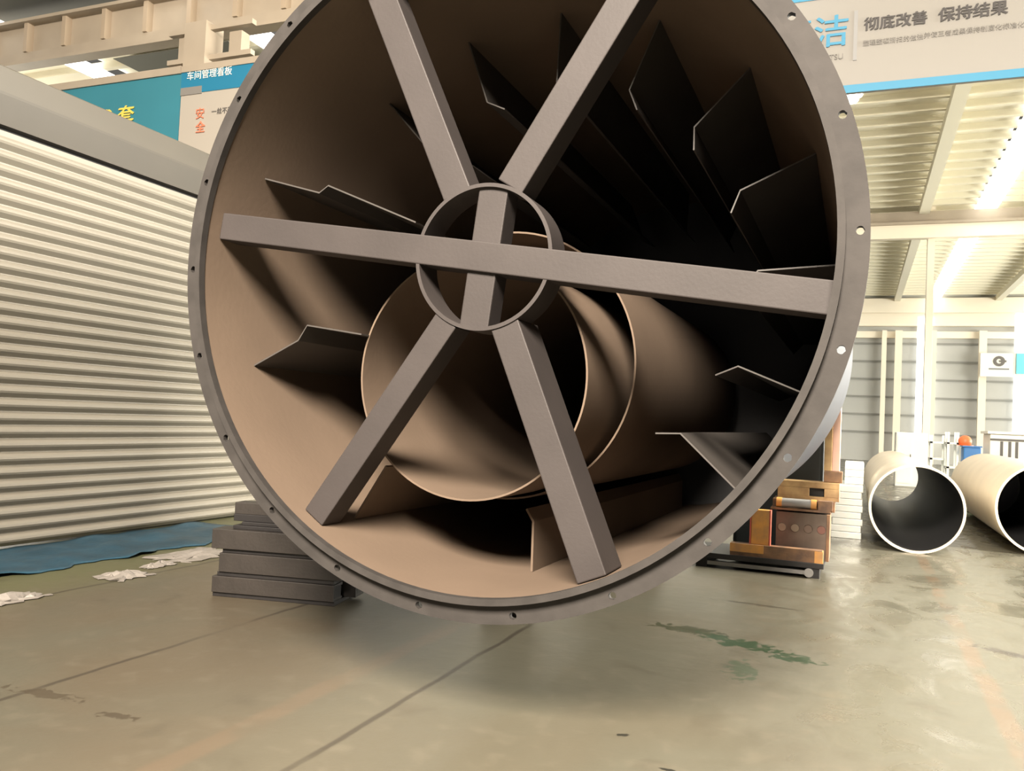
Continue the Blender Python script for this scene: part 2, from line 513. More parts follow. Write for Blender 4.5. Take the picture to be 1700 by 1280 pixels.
# flange ring with real bolt holes
bm = B()
NH, FY0, FY1, RH, HR = 22, 3.5445, 3.578, 1.655, 0.0175
NS = 8                                  # points per side of a sector cell
rows = {}
def pol(r, a, y):
    key = (round(r, 6), round((a % (2 * math.pi)) * 1e5), y)
    if key not in rows:
        rows[key] = bm.verts.new((CX + r * math.cos(a), y, CZ + r * math.sin(a)))
    return rows[key]
step = 2 * math.pi / NH
for k in range(NH):
    a0 = R(1.36) + (k - 0.5) * step
    ac = a0 + step / 2
    bd = []
    for i in range(NS):
        bd.append((RS - 0.004, a0 + step * i / NS))
    for i in range(NS):
        bd.append((RS - 0.004 + (RO - RS + 0.004) * i / NS, a0 + step))
    for i in range(NS):
        bd.append((RO, a0 + step * (1 - i / NS)))
    for i in range(NS):
        bd.append((RO - (RO - RS + 0.004) * i / NS, a0))
    n = len(bd)
    loops = []
    for y in (FY0, FY1):
        outer = [pol(r, a, y) for r, a in bd]
        inner = []
        for r, a in bd:
            th = math.atan2(r - RH, (a - ac) * RH)
            inner.append(bm.verts.new((CX + (RH + HR * math.sin(th)) * math.cos(ac + HR * math.cos(th) / RH), y,
                                       CZ + (RH + HR * math.sin(th)) * math.sin(ac + HR * math.cos(th) / RH))))
        loops.append((outer, inner))
        for i in range(n):
            bm.faces.new((outer[i], outer[(i + 1) % n], inner[(i + 1) % n], inner[i]))
    (oa, ia), (ob, ib) = loops
    for i in range(n):
        bm.faces.new((ia[i], ia[(i + 1) % n], ib[(i + 1) % n], ib[i]))
    for i in list(range(0, NS)) + list(range(2 * NS, 3 * NS)):
        j = (i + 1) % n
        bm.faces.new((oa[i], oa[j], ob[j], ob[i]))
dp('bolt_flange', bm, M['flange'])
# machined lip over the front end of the shell
bm = B()
ring(bm, CX, CZ, RI - 0.003, RS + 0.0005, Y0 - 0.002, Y0 + 0.04, 160)
dp('mouth_lip', bm, M['flange'], smooth=True)
FY1 = 3.578
bm = B()
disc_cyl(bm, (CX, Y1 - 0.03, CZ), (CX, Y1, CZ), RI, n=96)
dp('end_plate', bm, M['pipe_in'])  # near-black colour stands in for the shade deep in the drum
bm = B()
ring(bm, CX, CZ, RS + 0.0005, RS + 0.004, FY1 + 0.002, Y1, 160)
dp('outer_skin', bm, M['outer'], smooth=True)['label'] = 'blue grey painted outside'
# spider
def bar(name, ang, off, r0, r1, width, yf, depth, wall=None, m=None):
    d = Vector((math.cos(R(ang)), 0, math.sin(R(ang))))
    s = Vector((-d.z, 0, d.x))
    c = Vector((CX, 0, CZ)) + s * off
    bm = B()
    v = []
    for y in (yf, yf + depth):
        for rr, ww in ((r0, -1), (r1, -1), (r1, 1), (r0, 1)):
            p = c + d * rr + s * (ww * width / 2)
            v.append(bm.verts.new((p.x, y, p.z)))
    for f in ((0, 1, 2, 3), (7, 6, 5, 4), (0, 4, 5, 1), (1, 5, 6, 2), (2, 6, 7, 3), (3, 7, 4, 0)):
        bm.faces.new([v[i] for i in f])
    return dp(name, bm, m or M['primer'], bevel=0.006)
YF = 3.64
bar('through_bar', -7.75, 0.0, -1.572, 1.572, 0.143, YF - 0.012, 0.17)
bar('brace_bar', 114.8, 0.008, 0.345, 1.57, 0.150, YF, 0.17)
bar('brace_bar', 58.1, 0.071, 0.345, 1.568, 0.145, YF, 0.17)
bar('brace_bar', -124.7, 0.025, 0.345, 1.57, 0.130, YF, 0.17)
bar('brace_bar', -67.2, -0.007, 0.345, 1.57, 0.143, YF, 0.27)
bm = B()
ring(bm, CX, CZ, 0.334, 0.352, YF - 0.008, YF + 0.18, 96)
hub_ = dp('hub_ring', bm, M['primer'], smooth=True)
cb_ = bar('hub_cross_bar', 83.8, 0.0, -0.34, 0.34, 0.150, YF + 0.012, 0.14)
cb_.parent = hub_
# inner tubes
bm = B()
ring(bm, CX - 0.19, CZ - 0.55, 0.630, 0.640, 3.95, 8.45, 96)
dp('inner_tube', bm, M['primer_in'], smooth=True)
bm = B()
ring(bm, CX - 0.20, CZ - 0.455, 0.752, 0.762, 4.45, 8.5, 96)
dp('outer_sleeve', bm, M['primer_in'], smooth=True)
# bent plates along the drum, from a profile in the face plane
def plate(name, pts, ya, yb, th=0.012, m=None):
    bm = B()
    pts = [Vector((p[0], p[1])) for p in pts]
    L, Rr = [], []
    for i, p in enumerate(pts):
        d = (pts[min(i + 1, len(pts) - 1)] - pts[max(i - 1, 0)]).normalized()
        nn = Vector((-d.y, d.x)) * th / 2
        L.append(p + nn)
        Rr.append(p - nn)
    prism(bm, [(q.x, q.y) for q in L + Rr[::-1]], ya, yb)
    return dp(name, bm, m or M['primer_in'])
def xz(px, py, Y):
    q = at(px, py, Y)
    return (q.x, q.z)
C = Vector((CX, CZ))
def onshell(ang, r=RI - 0.002):
    return (CX + r * math.cos(R(ang)), CZ + r * math.sin(R(ang)))
plate('support_plate', [onshell(-160.4), xz(495, 565, 3.87), xz(510, 540, 3.87), xz(600, 555, 3.87)], 3.87, 8.5, 0.008, M['lifter'])  # darker than the lower plates: shade on its underside put into the colour
plate('support_plate', [onshell(160.2), xz(530, 320, 3.87), xz(545, 308, 3.87), xz(690, 369, 3.87)], 3.87, 8.5, 0.008, M['lifter'])  # dark colour again stands in for the shaded underside
plate('support_plate', [onshell(-121.9), xz(641, 774, 3.96)], 3.96, 8.5)
plate('support_plate', [onshell(-87.3), xz(885, 866, 4.3), xz(874, 845, 4.3)], 4.3, 8.5)
for ang in (3.0, -21.8, -42.7, 24.5, 46, 67.5, 89, 110.5, 133):
    a = R(ang)
    d = Vector((math.cos(a), math.sin(a)))
    p0, p1 = C + d * (RI - 0.002), C + d * 1.17
    la = a + math.pi + R(45)
    p2 = p1 + Vector((math.cos(la), math.sin(la))) * 0.125
    plate('lifter_flight', [p0, p1, p2], 4.2 if ang < -40 else 4.5, 8.5, 0.008, M['lifter'])
# saddles under the drum
def saddle(x0, x1, y0, y1, label):
    pts = [(x0, 0), (x1, 0)]
    for i in range(13):
        x = x1 + (x0 - x1) * i / 12
        pts.append((x, CZ - math.sqrt((RS + 0.006) ** 2 - (x - CX) ** 2) - 0.002))
    bm = B()
    ox, oy = (x0 + x1) / 2, (y0 + y1) / 2
    prism(bm, [(p[0] - ox, p[1]) for p in pts], y0 - oy, y1 - oy)
    return tag(obj('drum_saddle', bm, M['beam'], loc=(ox, oy, 0)), label, 'saddle', 'saddles under the drum')
saddle(-2.6, -2.2, 6.0, 6.2, 'dark steel saddle block under the front half of the big drum')
saddle(-2.5, -1.75, 8.2, 8.5, 'wide dark steel saddle under the rear of the big drum')

# ---------------------------------------------------------------- left enclosure
ex, ey0, ey1 = -7.6, 2.2, 11.6
enc = thing('panel_enclosure', 'long beige enclosure clad in ribbed panels left of the drum, deep fascia on top', 'enclosure', (ex, 7, 0))
prof = []                               # ribbed cladding profile in x,z swept along y
z = 0.02
p = 0.131
pts = []
while z < 3.88:
    pts += [(0.0, z), (0.012, z + 0.010), (0.050, z + 0.042), (0.060, z + 0.062), (0.056, z + 0.084), (0.036, z + 0.110), (0.0, z + 0.120)]
    z += p
bm = B()
ya, yb = ey0 - 7, ey1 - 7
va = [bm.verts.new((x, ya, zz)) for x, zz in pts] + [bm.verts.new((-0.06, ya, pts[-1][1])), bm.verts.new((-0.06, ya, 0.02))]
vb = [bm.verts.new((v.co.x, yb, v.co.z)) for v in va]
n = len(va)
for i in range(n):
    bm.faces.new((va[i], vb[i], vb[(i + 1) % n], va[(i + 1) % n]))
obj('cladding', bm, M['cladding'], enc)
box('soffit_strip', (-0.1, 0.02, ya, yb, 3.92, 3.985), M['cladding'], enc)
box('shade_strip', (-0.12, -0.07, ya, yb, 3.985, 4.04), M['beam_dark'], enc)  # dark strip painting the shadow line under the fascia
bm = B()
prism(bm, [(-0.1, 4.03), (0.05, 4.03), (0.125, 4.29), (0.125, 4.315), (-0.1, 4.32)], ya, yb)
obj('fascia', bm, M['fascia'], enc)
box('upper_fascia', (-0.1, 0.075, ya, yb, 4.32, 4.575), M['fascia_up'], enc, bevel=0.01)
box('roof', (-6.5, 0.0, ya, yb, 4.45, 4.55), M['fascia'], enc)
box('end_panel', (-6.5, -0.06, yb - 0.06, yb, 0.0, 4.5), M['cladding'], enc)
box('rear_panel', (-6.5, -0.06, ya, ya + 0.06, 0.0, 4.5), M['cladding'], enc)
# blue sheet along its foot
bm = B()
nx, ny = 14, 60
g = []
for j in range(ny + 1):
    row = []
    for i in range(nx + 1):
        x = -7.52 + 1.17 * i / nx + (0.05 * math.sin(j * 0.7) + 0.03 * math.sin(j * 1.9)) * (i / nx)
        y = 2.4 + 6.0 * j / ny
        zz = 0.012 + 0.028 * (0.5 + 0.5 * math.sin(i * 1.1 + j * 0.45)) * (0.5 + 0.5 * math.sin(j * 0.9 + i * 0.3))
        row.append(bm.verts.new((x, y, zz)))
    g.append(row)
for j in range(ny):
    for i in range(nx):
        bm.faces.new((g[j][i], g[j][i + 1], g[j + 1][i + 1], g[j + 1][i]))
o = obj('floor_sheet', bm, M['blue_sheet'], smooth=True)
md = o.modifiers.new('thickness', 'SOLIDIFY')
md.thickness = 0.008
tag(o, 'blue plastic sheet on the floor along the foot of the ribbed enclosure', 'sheet')
# crumpled white plastic at the sheet's edge
def crumple(px, py, sx_, sy_, label, seed):
    rnd = random.Random(seed)
    v = AR * ((px - 850) / FPX) - AU * ((py - 640) / FPX) + AF
    q = v * (-CAM_H / v.z)
    bm = B()
    nn = 9
    gg = [[bm.verts.new(((i / nn - 0.5) * sx_ * (1 + 0.25 * rnd.uniform(-1, 1)), (j / nn - 0.5) * sy_ * (1 + 0.25 * rnd.uniform(-1, 1)),
                         0.006 + 0.06 * rnd.random() * math.sin(math.pi * i / nn) * math.sin(math.pi * j / nn))) for i in range(nn + 1)] for j in range(nn + 1)]
    for j in range(nn):
        for i in range(nn):
            bm.faces.new((gg[j][i], gg[j][i + 1], gg[j + 1][i + 1], gg[j + 1][i]))
    o = obj('plastic_scrap', bm, M['paper'], loc=(q.x, q.y, 0))
    md = o.modifiers.new('thickness', 'SOLIDIFY')
    md.thickness = 0.004
    md.offset = 1
    return tag(o, label, 'scrap', 'white plastic scraps by the blue sheet')
crumple(205, 957, 0.30, 0.36, 'crumpled white plastic scrap lying alone on the greenish floor below the blue sheet', 3)
crumple(262, 940, 0.14, 0.3, 'long strip of white plastic along the blue sheet edge', 4)
crumple(322, 922, 0.45, 0.75, 'widest cream white plastic scrap next to the dark steel stack', 5)
crumple(12, 998, 0.22, 0.5, 'white plastic scrap at the near end of the blue sheet', 6)

# ---------------------------------------------------------------- stack of steel beams on the left
def channel_beam(L, H, D, loc, rot, label, m=None):
    # hollow section lying along x: web forward, flange lips top and bottom
    t = thing('steel_beam', label, 'beam', loc, 'stacked steel beams beside the drum')
    t.rotation_euler = (0, 0, rot)
    tk = 0.022
    bm = B()
    prism_pts = [(0, 0), (D, 0), (D, tk), (tk, tk), (tk, H - tk), (D, H - tk), (D, H), (0, H)]
    a = [bm.verts.new((-L / 2, y, z)) for y, z in prism_pts]
    b = [bm.verts.new((L / 2, y, z)) for y, z in prism_pts]
    k = len(prism_pts)
    bm.faces.new(a)
    bm.faces.new(b[::-1])
    for i in range(k):
        bm.faces.new((a[i], b[i], b[(i + 1) % k], a[(i + 1) % k]))
    ch_ = obj('channel', bm, m or M['beam'], t, bevel=0.004)
    bm = B()
    for s in (-0.33 * L, 0.33 * L):
        bx(bm, s - 0.012, s + 0.012, tk, D - 0.01, tk, H - tk)
    obj('stiffener', bm, M['beam'], ch_)
    box('end_cap', (L / 2 - 0.012, L / 2, tk, D - 0.03, tk, H - tk), M['beam_dark'], t)
    return t
sa = R(12)
u = Vector((math.cos(sa), math.sin(sa), 0))
w_ = Vector((-math.sin(sa), math.cos(sa), 0))
s0 = Vector((-4.599, 5.305, 0))
def sp(alongm, z, back=0.0):
    p = s0 + u * alongm + w_ * back
    return (p.x, p.y, z)
def slat(a0, a1, z0, z1, back, depth, label, name='spacer_bar'):
    o = box(name, (-(a1 - a0) / 2, (a1 - a0) / 2, 0, depth, 0, z1 - z0), M['beam_dark'], bevel=0.004)
    o.location = sp((a0 + a1) / 2, z0, back)
    o.rotation_euler = (0, 0, sa)
    return tag(o, label, 'spacer', 'dark spacers in the beam stack')
slat(0.0, 1.0, 0.0, 0.035, 0.02, 0.4, 'thin dark plate on the floor under the bottom beam of the stack')
channel_beam(1.0, 0.125, 0.18, sp(0.5, 0.035), sa, 'bottom dark steel beam of the stack left of the drum')
channel_beam(0.95, 0.125, 0.18, sp(0.62, 0.035, 0.22), sa, 'dark steel beam behind the bottom beam of the stack')
slat(0.03, 0.99, 0.160, 0.195, 0.02, 0.36, 'dark spacer plate resting on the bottom beam of the stack')
channel_beam(1.0, 0.145, 0.20, sp(0.55, 0.195), sa, 'second steel beam from the floor in the stack left of the drum')
slat(0.06, 1.0, 0.340, 0.372, 0.03, 0.3, 'dark spacer plate between the second and third beams of the stack')
channel_beam(1.02, 0.150, 0.20, sp(0.49, 0.372), sa, 'third steel beam from the floor, sticking out furthest left in the stack')
slat(0.12, 0.95, 0.522, 0.552, 0.06, 0.24, 'dark spacer plate lying on the third beam of the stack')
slat(0.18, 0.75, 0.552, 0.580, 0.08, 0.2, 'thin dark plate second from the top of the stack')
slat(0.10, 0.62, 0.580, 0.635, 0.10, 0.2, 'thick dark plate under the top beam of the stack')
channel_beam(0.55, 0.09, 0.16, sp(0.38, 0.635, 0.1), sa, 'short steel beam topmost of the stack left of the drum')

# ---------------------------------------------------------------- banners
BY = 13.0
def banner(name, label, x0, x1, z0, z1, m, cat='banner', Y=BY):
    t = thing(name, label, cat, ((x0 + x1) / 2, Y, z0))
    o = box('panel', (-(x1 - x0) / 2, (x1 - x0) / 2, 0, 0.06, 0, z1 - z0), m, t)
    return t, (x1 - x0) / 2, z1 - z0
# right: white with blue edge bands
q0, q1 = at(1405, 142, BY), at(1405, 155, BY)
top = at(1335, 3, BY).z
bx0, bx1 = -2.6, 3.6
t, hw, hh = banner('hanging_banner', 'wide white banner with black Chinese slogan and blue edge bands, upper right', bx0, bx1, q1.z, top + 0.12, M['white'])
cxb = (bx0 + bx1) / 2
box('blue_band', (-hw, hw, -0.012, 0, 0, q0.z - q1.z), M['blue_hi'], t)
box('top_band', (-hw, hw, -0.012, 0, top - q1.z, top - q1.z + 0.12), M['blue_hi'], t)
def tp(px, py):                         # banner-local place of a pixel
    q = at(px, py, BY)
    return q.x - cxb, q.z - q1.z
x_, z_ = tp(1408, 74)
text('headline', '清洁', 0.50, (x_ - 0.99, -0.02, z_ + 0.03), M['blue_hi'], t, bold=0.006)
x_, z_ = tp(1418, 96)
text('latin_headline', 'SEIKETSU', 0.11, (x_ - 0.60, -0.02, z_), M['ink_lt'], t)
x0_, zz0 = tp(1424, 100)
x1_, zz1 = tp(1421, 18)
box('rule', (x1_ - 0.02, x1_ + 0.03, -0.014, 0, zz0, zz1), M['pale_rule'], t)
x_, z_ = tp(1433, 53)
x2_, _ = tp(1540, 40)
text('slogan', '彻底改善', (x2_ - x_) / 4.05, (x_, -0.02, z_ + 0.02), M['ink'], t, bold=0.007)
x_, z_ = tp(1556, 37)
x2_, _ = tp(1674, 20)
text('slogan', '保持结果', (x2_ - x_) / 4.05, (x_, -0.02, z_ + 0.01), M['ink'], t, bold=0.007)
x_, z_ = tp(1432, 79)
text('small_slogan', '整理整顿清扫的做法', 0.088, (x_, -0.02, z_ + 0.02), M['ink_lt'], t)
x_, z_ = tp(1533, 66)
text('small_slogan', '并使三者成果保持制度化标准化', 0.088, (x_, -0.02, z_ + 0.02), M['ink_lt'], t)
BL = 10.2
KS = BL / BY
# left: teal banner with yellow characters
a, c = at(100, 150, BL), at(302, 121, BL)
zt = at(200, 137, BL).z
zbm = 4.75
t, hw, hh = banner('hanging_banner', 'teal blue banner with yellow characters above the ribbed enclosure', a.x - 1.2, c.x, zbm, zt, M['teal'], Y=BL)
cx2 = (a.x - 1.2 + c.x) / 2
q = at(198, 208, BL)
text('lettering', '套', 0.46 * KS, (q.x - cx2 - 0.04, -0.02, q.z - zbm), M['yellow'], t, bold=0.008)
q = at(163, 215, BL)
text('lettering', '成', 0.46 * KS, (q.x - cx2 - 0.04, -0.02, q.z - zbm), M['yellow'], t, bold=0.008)
box('top_rail', (-hw, hw, -0.03, 0.75, hh, hh + 0.12), M['girder'], t)
# left: white banner with blue header
a2, c2 = at(302, 121, BL), at(470, 97, BL)
zt2 = at(360, 114, BL).z
t, hw, hh = banner('hanging_banner', 'white banner with blue header and red characters, partly behind the drum rim', a2.x + 0.01, c2.x + 0.6, zbm, zt2, M['white_b'], Y=BL)
cx3 = (a2.x + 0.01 + c2.x + 0.6) / 2
hz = at(360, 150, BL).z - zbm
box('header', (-hw, hw, -0.012, 0, hz, hh), M['blue_hi'], t)
q = at(307, 134, BL)
q2 = at(385, 122, BL)
text('header_text', '车间管理看板', (q2.x - q.x) / 6.2, (q.x - cx3 + 0.05, -0.02, q.z - zbm), M['white_m'], t)
q = at(318, 152, BL)
box('header_stripe', (-hw, -hw + 0.42, -0.016, 0, hz - 0.02, hz + 0.1), M['white'], t)
q = at(325, 197, BL)
text('lettering', '安', 0.24 * KS, (q.x - cx3, -0.02, q.z - zbm), M['red'], t)
q = at(325, 220, BL)
text('lettering', '全', 0.24 * KS, (q.x - cx3, -0.02, q.z - zbm), M['red'], t, bold=0.005)
q = at(352, 190, BL)
text('small_text', '一丝不苟', 0.13 * KS, (q.x - cx3, -0.02, q.z - zbm), M['ink_lt'], t)
box('top_rail', (-hw, hw, -0.03, 0.75, hh, hh + 0.10), M['girder'], t)

# ---------------------------------------------------------------- support station on the right
SY = 9.25
t = thing('steel_skid', 'low black steel skid on the floor at the right foot of the drum', 'skid', (-0.93, 9.2, 0))
box('deck', (-0.66, 0.66, 0.0, 0.85, 0.10, 0.155), M['beam_dark'], t, bevel=0.004)
for s in (-0.62, 0.50):
    box('runner', (s, s + 0.12, 0.02, 0.8, 0, 0.10), M['beam_dark'], t)
bm = B()
disc_cyl(bm, (0.52, -0.015, 0.055), (0.52, 0.02, 0.055), 0.045)
obj('end_stop', bm, M['roller'], t, smooth=True)['label'] = 'pale round end stop'
box('cross_rail', (-0.5, 0.5, 0.02, 0.08, 0.03, 0.07), M['roller'], t)
t = thing('channel_rail', 'rusty orange channel lying on the black skid', 'channel', (-0.74, 9.22, 0.155))
bm = B()
for b_ in ((-0.46, 0.45, 0, 0.012, 0, 0.125), (-0.46, 0.45, 0.012, 0.13, 0.113, 0.125), (-0.46, 0.45, 0.012, 0.13, 0, 0.012)):
    bx(bm, *b_)
obj('channel', bm, M['rust'], t)
box('end_block', (0.38, 0.46, -0.008, 0.14, 0.0, 0.118), M['orange'], t)
box('paint_patch', (-0.46, -0.12, -0.006, 0, 0.04, 0.125), M['orange'], t)
t = thing('support_post', 'short orange painted post standing upright on the rusty channel', 'post', (-0.905, 9.25, 0.28))
bm = B()
bx(bm, -0.09, 0.09, 0, 0.10, 0, 0.365)
obj('post', bm, M['orange'], t, bevel=0.008)
for s in (-0.105, 0.09):
    box('edge_strip', (s, s + 0.015, 0, 0.10, 0, 0.365), mat('red_edge_paint', (0.5, 0.11, 0.07), 0.6) if s < 0 else bpy.data.materials['red_edge_paint'], t)
# perforated block
t = thing('steel_block', 'brown steel block with a row of round bar ends behind the orange post', 'block', (-0.51, 9.42, 0.155))
bm = B()
W_, H_ = 0.25, 0.475
holes = [(-0.19 + 0.13 * i, 0.315, 0.044) for i in range(4)]
# front sheet cut into cells round each hole
xs = [-W_] + [(holes[i][0] + holes[i + 1][0]) / 2 for i in range(3)] + [W_]
za, zb_ = 0.22, 0.41
bx(bm, -W_, W_, 0, 0.02, 0, za)
bx(bm, -W_, W_, 0, 0.02, zb_, H_)
for i, (hx, hz_, hr) in enumerate(holes):
    x0, x1 = xs[i], xs[i + 1]
    bd = [(x0 + (x1 - x0) * k / 6, za) for k in range(6)] + [(x1, za + (zb_ - za) * k / 6) for k in range(6)] + \
         [(x1 - (x1 - x0) * k / 6, zb_) for k in range(6)] + [(x0, zb_ - (zb_ - za) * k / 6) for k in range(6)]
    n = len(bd)
    for y in (0.0, 0.02):
        ov = [bm.verts.new((p[0], y, p[1])) for p in bd]
        iv = []
        for p in bd:
            th = math.atan2(p[1] - hz_, p[0] - hx)
            iv.append(bm.verts.new((hx + hr * math.cos(th), y, hz_ + hr * math.sin(th))))
        for k in range(n):
            bm.faces.new((ov[k], ov[(k + 1) % n], iv[(k + 1) % n], iv[k]))
        if y == 0.0:
            keep = iv
        else:
            for k in range(n):
                bm.faces.new((keep[k], keep[(k + 1) % n], iv[(k + 1) % n], iv[k]))
obj('front_plate', bm, M['grey_rust'], t)
box('body', (-W_, W_, 0.06, 0.5, 0, H_), M['grey_rust'], t)
box('right_flange', (W_ + 0.001, W_ + 0.03, -0.03, 0.5, 0, H_), M['rust'], t)
for i, (hx, hz_, hr) in enumerate(holes):
    bm = B()
    disc_cyl(bm, (hx, -0.004, hz_), (hx, 0.06, hz_), hr * 0.93)
    o = obj('round_bar_end', bm, M[('bar_pale', 'bar_pale', 'bar_brown', 'bar_red')[i]], t, smooth=True)
    o['label'] = ('pale round bar end', 'pale round bar end', 'brown round bar end', 'reddish round bar end')[i]
# roller beam
t = thing('roller_beam', 'rusty brown beam with grey roller and orange end caps, on the perforated block', 'roller', (-0.52, 9.42, 0.65))
box('beam', (-0.29, 0.33, 0.10, 0.45, 0.0, 0.105), M['rust'], t)
box('lower_flange', (-0.30, 0.29, -0.02, 0.45, 0.0, 0.022), M['rust'], t)
bm = B()
disc_cyl(bm, (-0.19, 0.03, 0.075), (0.10, 0.03, 0.075), 0.048)
rl_ = obj('roller', bm, M['roller'], t, smooth=True)
for s in (-0.245, 0.10):
    bm = B()
    disc_cyl(bm, (s, 0.03, 0.075), (s + 0.055, 0.03, 0.075), 0.052)
    obj('roller_cap', bm, M['orange'], rl_, smooth=True)
box('bracket', (0.17, 0.31, -0.01, 0.10, 0.022, 0.12), M['rust'], t)
t = thing('bearing_block', 'orange tan bearing block with dark slot lying above the roller beam', 'block', (-0.45, 9.60, 0.757))
bm = B()
bx(bm, -0.32, 0.30, 0, 0.24, 0, 0.04)
bx(bm, -0.32, 0.30, 0, 0.24, 0.13, 0.195)
bx(bm, -0.32, 0.00, 0, 0.24, 0.04, 0.13)
bx(bm, 0.15, 0.30, 0, 0.24, 0.04, 0.13)
obj('body', bm, M['tan'], t, bevel=0.004)
box('slot', (0.00, 0.15, 0.08, 0.22, 0.04, 0.13), M['beam_dark'], t)
# posts standing on the station and the black cabinet behind it
def pbox(name, pxa, pya, pxb, Y, depth, m, label, cat, z0=0.0):
    a, c = at(pxa, pya, Y), at(pxb, pya, Y)
    o = box(name, (-(c.x - a.x) / 2, (c.x - a.x) / 2, 0, depth, 0, a.z - z0), m, bevel=0.006)
    o.location = ((a.x + c.x) / 2, Y, z0)
    return tag(o, label, cat)
PY = 9.64
a, c = at(1225, 660, 10.1), at(1371, 660, 10.1)
t = thing('machine_cabinet', 'black machine cabinet between the drum rim and the tan post', 'cabinet', ((a.x + c.x) / 2, 10.1, 0))
hw = (c.x - a.x) / 2
box('body', (-hw, hw, 0.02, 0.6, 0.08, a.z), M['black_panel'], t, bevel=0.01)
box('plinth', (-hw + 0.03, hw - 0.03, 0.05, 0.55, 0, 0.08), M['dark_m'], t)
box('door', (-hw + 0.04, hw - 0.04, 0, 0.02, 0.15, a.z - 0.06), M['black_panel'], t)
zb0 = 0.955
pbox('timber_block', 1368, 782, 1399, PY, 0.18, M['rust'], 'brown timber block on the bearing block under the tan and pink posts', 'block', zb0)
zb1 = at(1368, 782, PY).z
pbox('tan_post', 1371, 676, 1384, PY + .02, 0.12, M['tan'], 'tan painted upright post right of the black cabinet', 'post', zb1 + 0.002)
pbox('pink_post', 1386, 625, 1399, PY + .03, 0.12, M['pink'], 'taller pinkish upright post standing right of the tan post', 'post', zb1 + 0.002)

# ---------------------------------------------------------------- pale sheets beside the pipe
lowx0, lowx1 = at(1381, 850, 12.95).x, at(1432, 850, 12.95).x
N = 8
ztop = at(1410, 806, 12.95).z
for i in range(N):
    hh = ztop / N
    dx = random.uniform(-0.02, 0.02)
    o = box('metal_sheet_pack', (-(lowx1 - lowx0) / 2, (lowx1 - lowx0) / 2, 0, 1.3, 0, hh - 0.002), M['silver'], bevel=0.008)
    o.location = ((lowx0 + lowx1) / 2 + dx, 12.95, i * hh)
    word = ['bottom', 'second from bottom', 'third from bottom', 'fourth from bottom', 'fifth from bottom', 'third from top', 'second from top', 'top'][i]
    tag(o, '%s pale sheet pack of the wide pile left of the cream pipe' % word, 'sheets', 'wide pile of pale sheet packs')
zs = ztop + 0.0
ux0, ux1 = at(1402, 790, 13.3).x, at(1434, 790, 13.3).x
ut = at(1420, 768, 13.3).z
for i in range(3):
    hh = (ut - zs) / 3
    o = box('metal_sheet_pack', (-(ux1 - ux0) / 2, (ux1 - ux0) / 2, 0, 0.8, 0, hh - 0.002), M['silver'], bevel=0.008)
    o.location = ((ux0 + ux1) / 2, 13.3, zs + i * hh)
    tag(o, '%s narrow pale sheet pack set on top of the wide pile' % ['lowest', 'middle', 'topmost'][i], 'sheets', 'narrow pale sheet packs')

# ---------------------------------------------------------------- pipes on the floor at right
def pipe(px, Yf, r, length, label, cxw=None):
    cx_ = cxw
    t = thing('steel_pipe', label, 'pipe', (cx_, Yf, 0), 'cream pipes on the floor')
    bm = B()
    ring(bm, 0, r, r - 0.022, r, 0.004, length, 72)
    obj('wall', bm, M['pipe'], t, smooth=True)
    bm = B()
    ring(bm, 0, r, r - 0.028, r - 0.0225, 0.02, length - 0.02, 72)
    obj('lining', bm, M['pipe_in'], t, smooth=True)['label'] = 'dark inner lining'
    bm = B()
    ring(bm, 0, r, r - 0.03, r + 0.002, 0.0, 0.02, 72)
    obj('end_rim', bm, M['pipe'], t, smooth=True)
    return t
a, c = at(1441, 842, 12.0), at(1606, 842, 12.0)
r_ = (c.x - a.x) / 2
pa_ = pipe(0, 12.0, r_ * 0.985, 8.6, 'large cream pipe on the floor, dark inside and open right through', (a.x + c.x) / 2)
a = at(1652, 842, 12.9)
pb_ = pipe(0, 12.9, 0.60, 5.8, 'smaller cream pipe on the floor cut off by the right edge of the picture', a.x + 0.60)

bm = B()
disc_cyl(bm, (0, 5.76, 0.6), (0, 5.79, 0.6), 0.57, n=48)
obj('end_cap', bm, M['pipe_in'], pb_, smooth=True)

# ---------------------------------------------------------------- things at the far end
def pos(px, py, Y):
    return at(px, py, Y)
def fbox(name, pa, pb, pyt, Y, depth, m, label, cat, parts=None, z0=0.0):
    a, c = at(pa, pyt, Y), at(pb, pyt, Y)
    t = thing(name, label, cat, ((a.x + c.x) / 2, Y, z0))
    hw, hh = (c.x - a.x) / 2, a.z - z0
    box('body', (-hw, hw, 0, depth, 0.0, hh), m, t, bevel=0.02)
    return t, hw, hh
t, hw, hh = fbox('machine_cabinet', 1488, 1541, 717, 27, 1.2, M['white_m'], 'white machine cabinet below the tall bright window strip', 'cabinet')
dr_ = box('door', (-hw * 0.9, 0.0, -0.02, 0, 0.1, hh - 0.1), M['white_m'], t)
box('handle', (-hw * 0.1, -hw * 0.04, -0.06, -0.02, hh * 0.4, hh * 0.6), M['dark_m'], dr_)
# racks
def rack(pa, pb, pyt, Y, shelves, label):
    a, c = at(pa, pyt, Y), at(pb, pyt, Y)
    t = thing('storage_rack', label, 'rack', ((a.x + c.x) / 2, Y, 0), 'racks at the far end')
    hw, hh = (c.x - a.x) / 2, a.z
    for s in (-hw, hw - 0.05):
        for y in (0, 0.55):
            box('upright', (s, s + 0.05, y, y + 0.05, 0, hh), M['silver'], t)
    for k in range(shelves):
        z = hh * (k + 0.5) / shelves
        box('shelf', (-hw, hw, 0, 0.6, z, z + 0.04), M['silver'], t)
    return t
rack(1545, 1572, 722, 22, 4, 'pale steel rack standing right of the white machine cabinet')
rack(1573, 1593, 717, 21, 3, 'narrow pale rack left of the blue crate')
t, hw, hh = fbox('workbench', 1597, 1630, 768, 20, 0.8, M['white_m'], 'white workbench carrying the blue crate', 'bench')
bench_z = hh
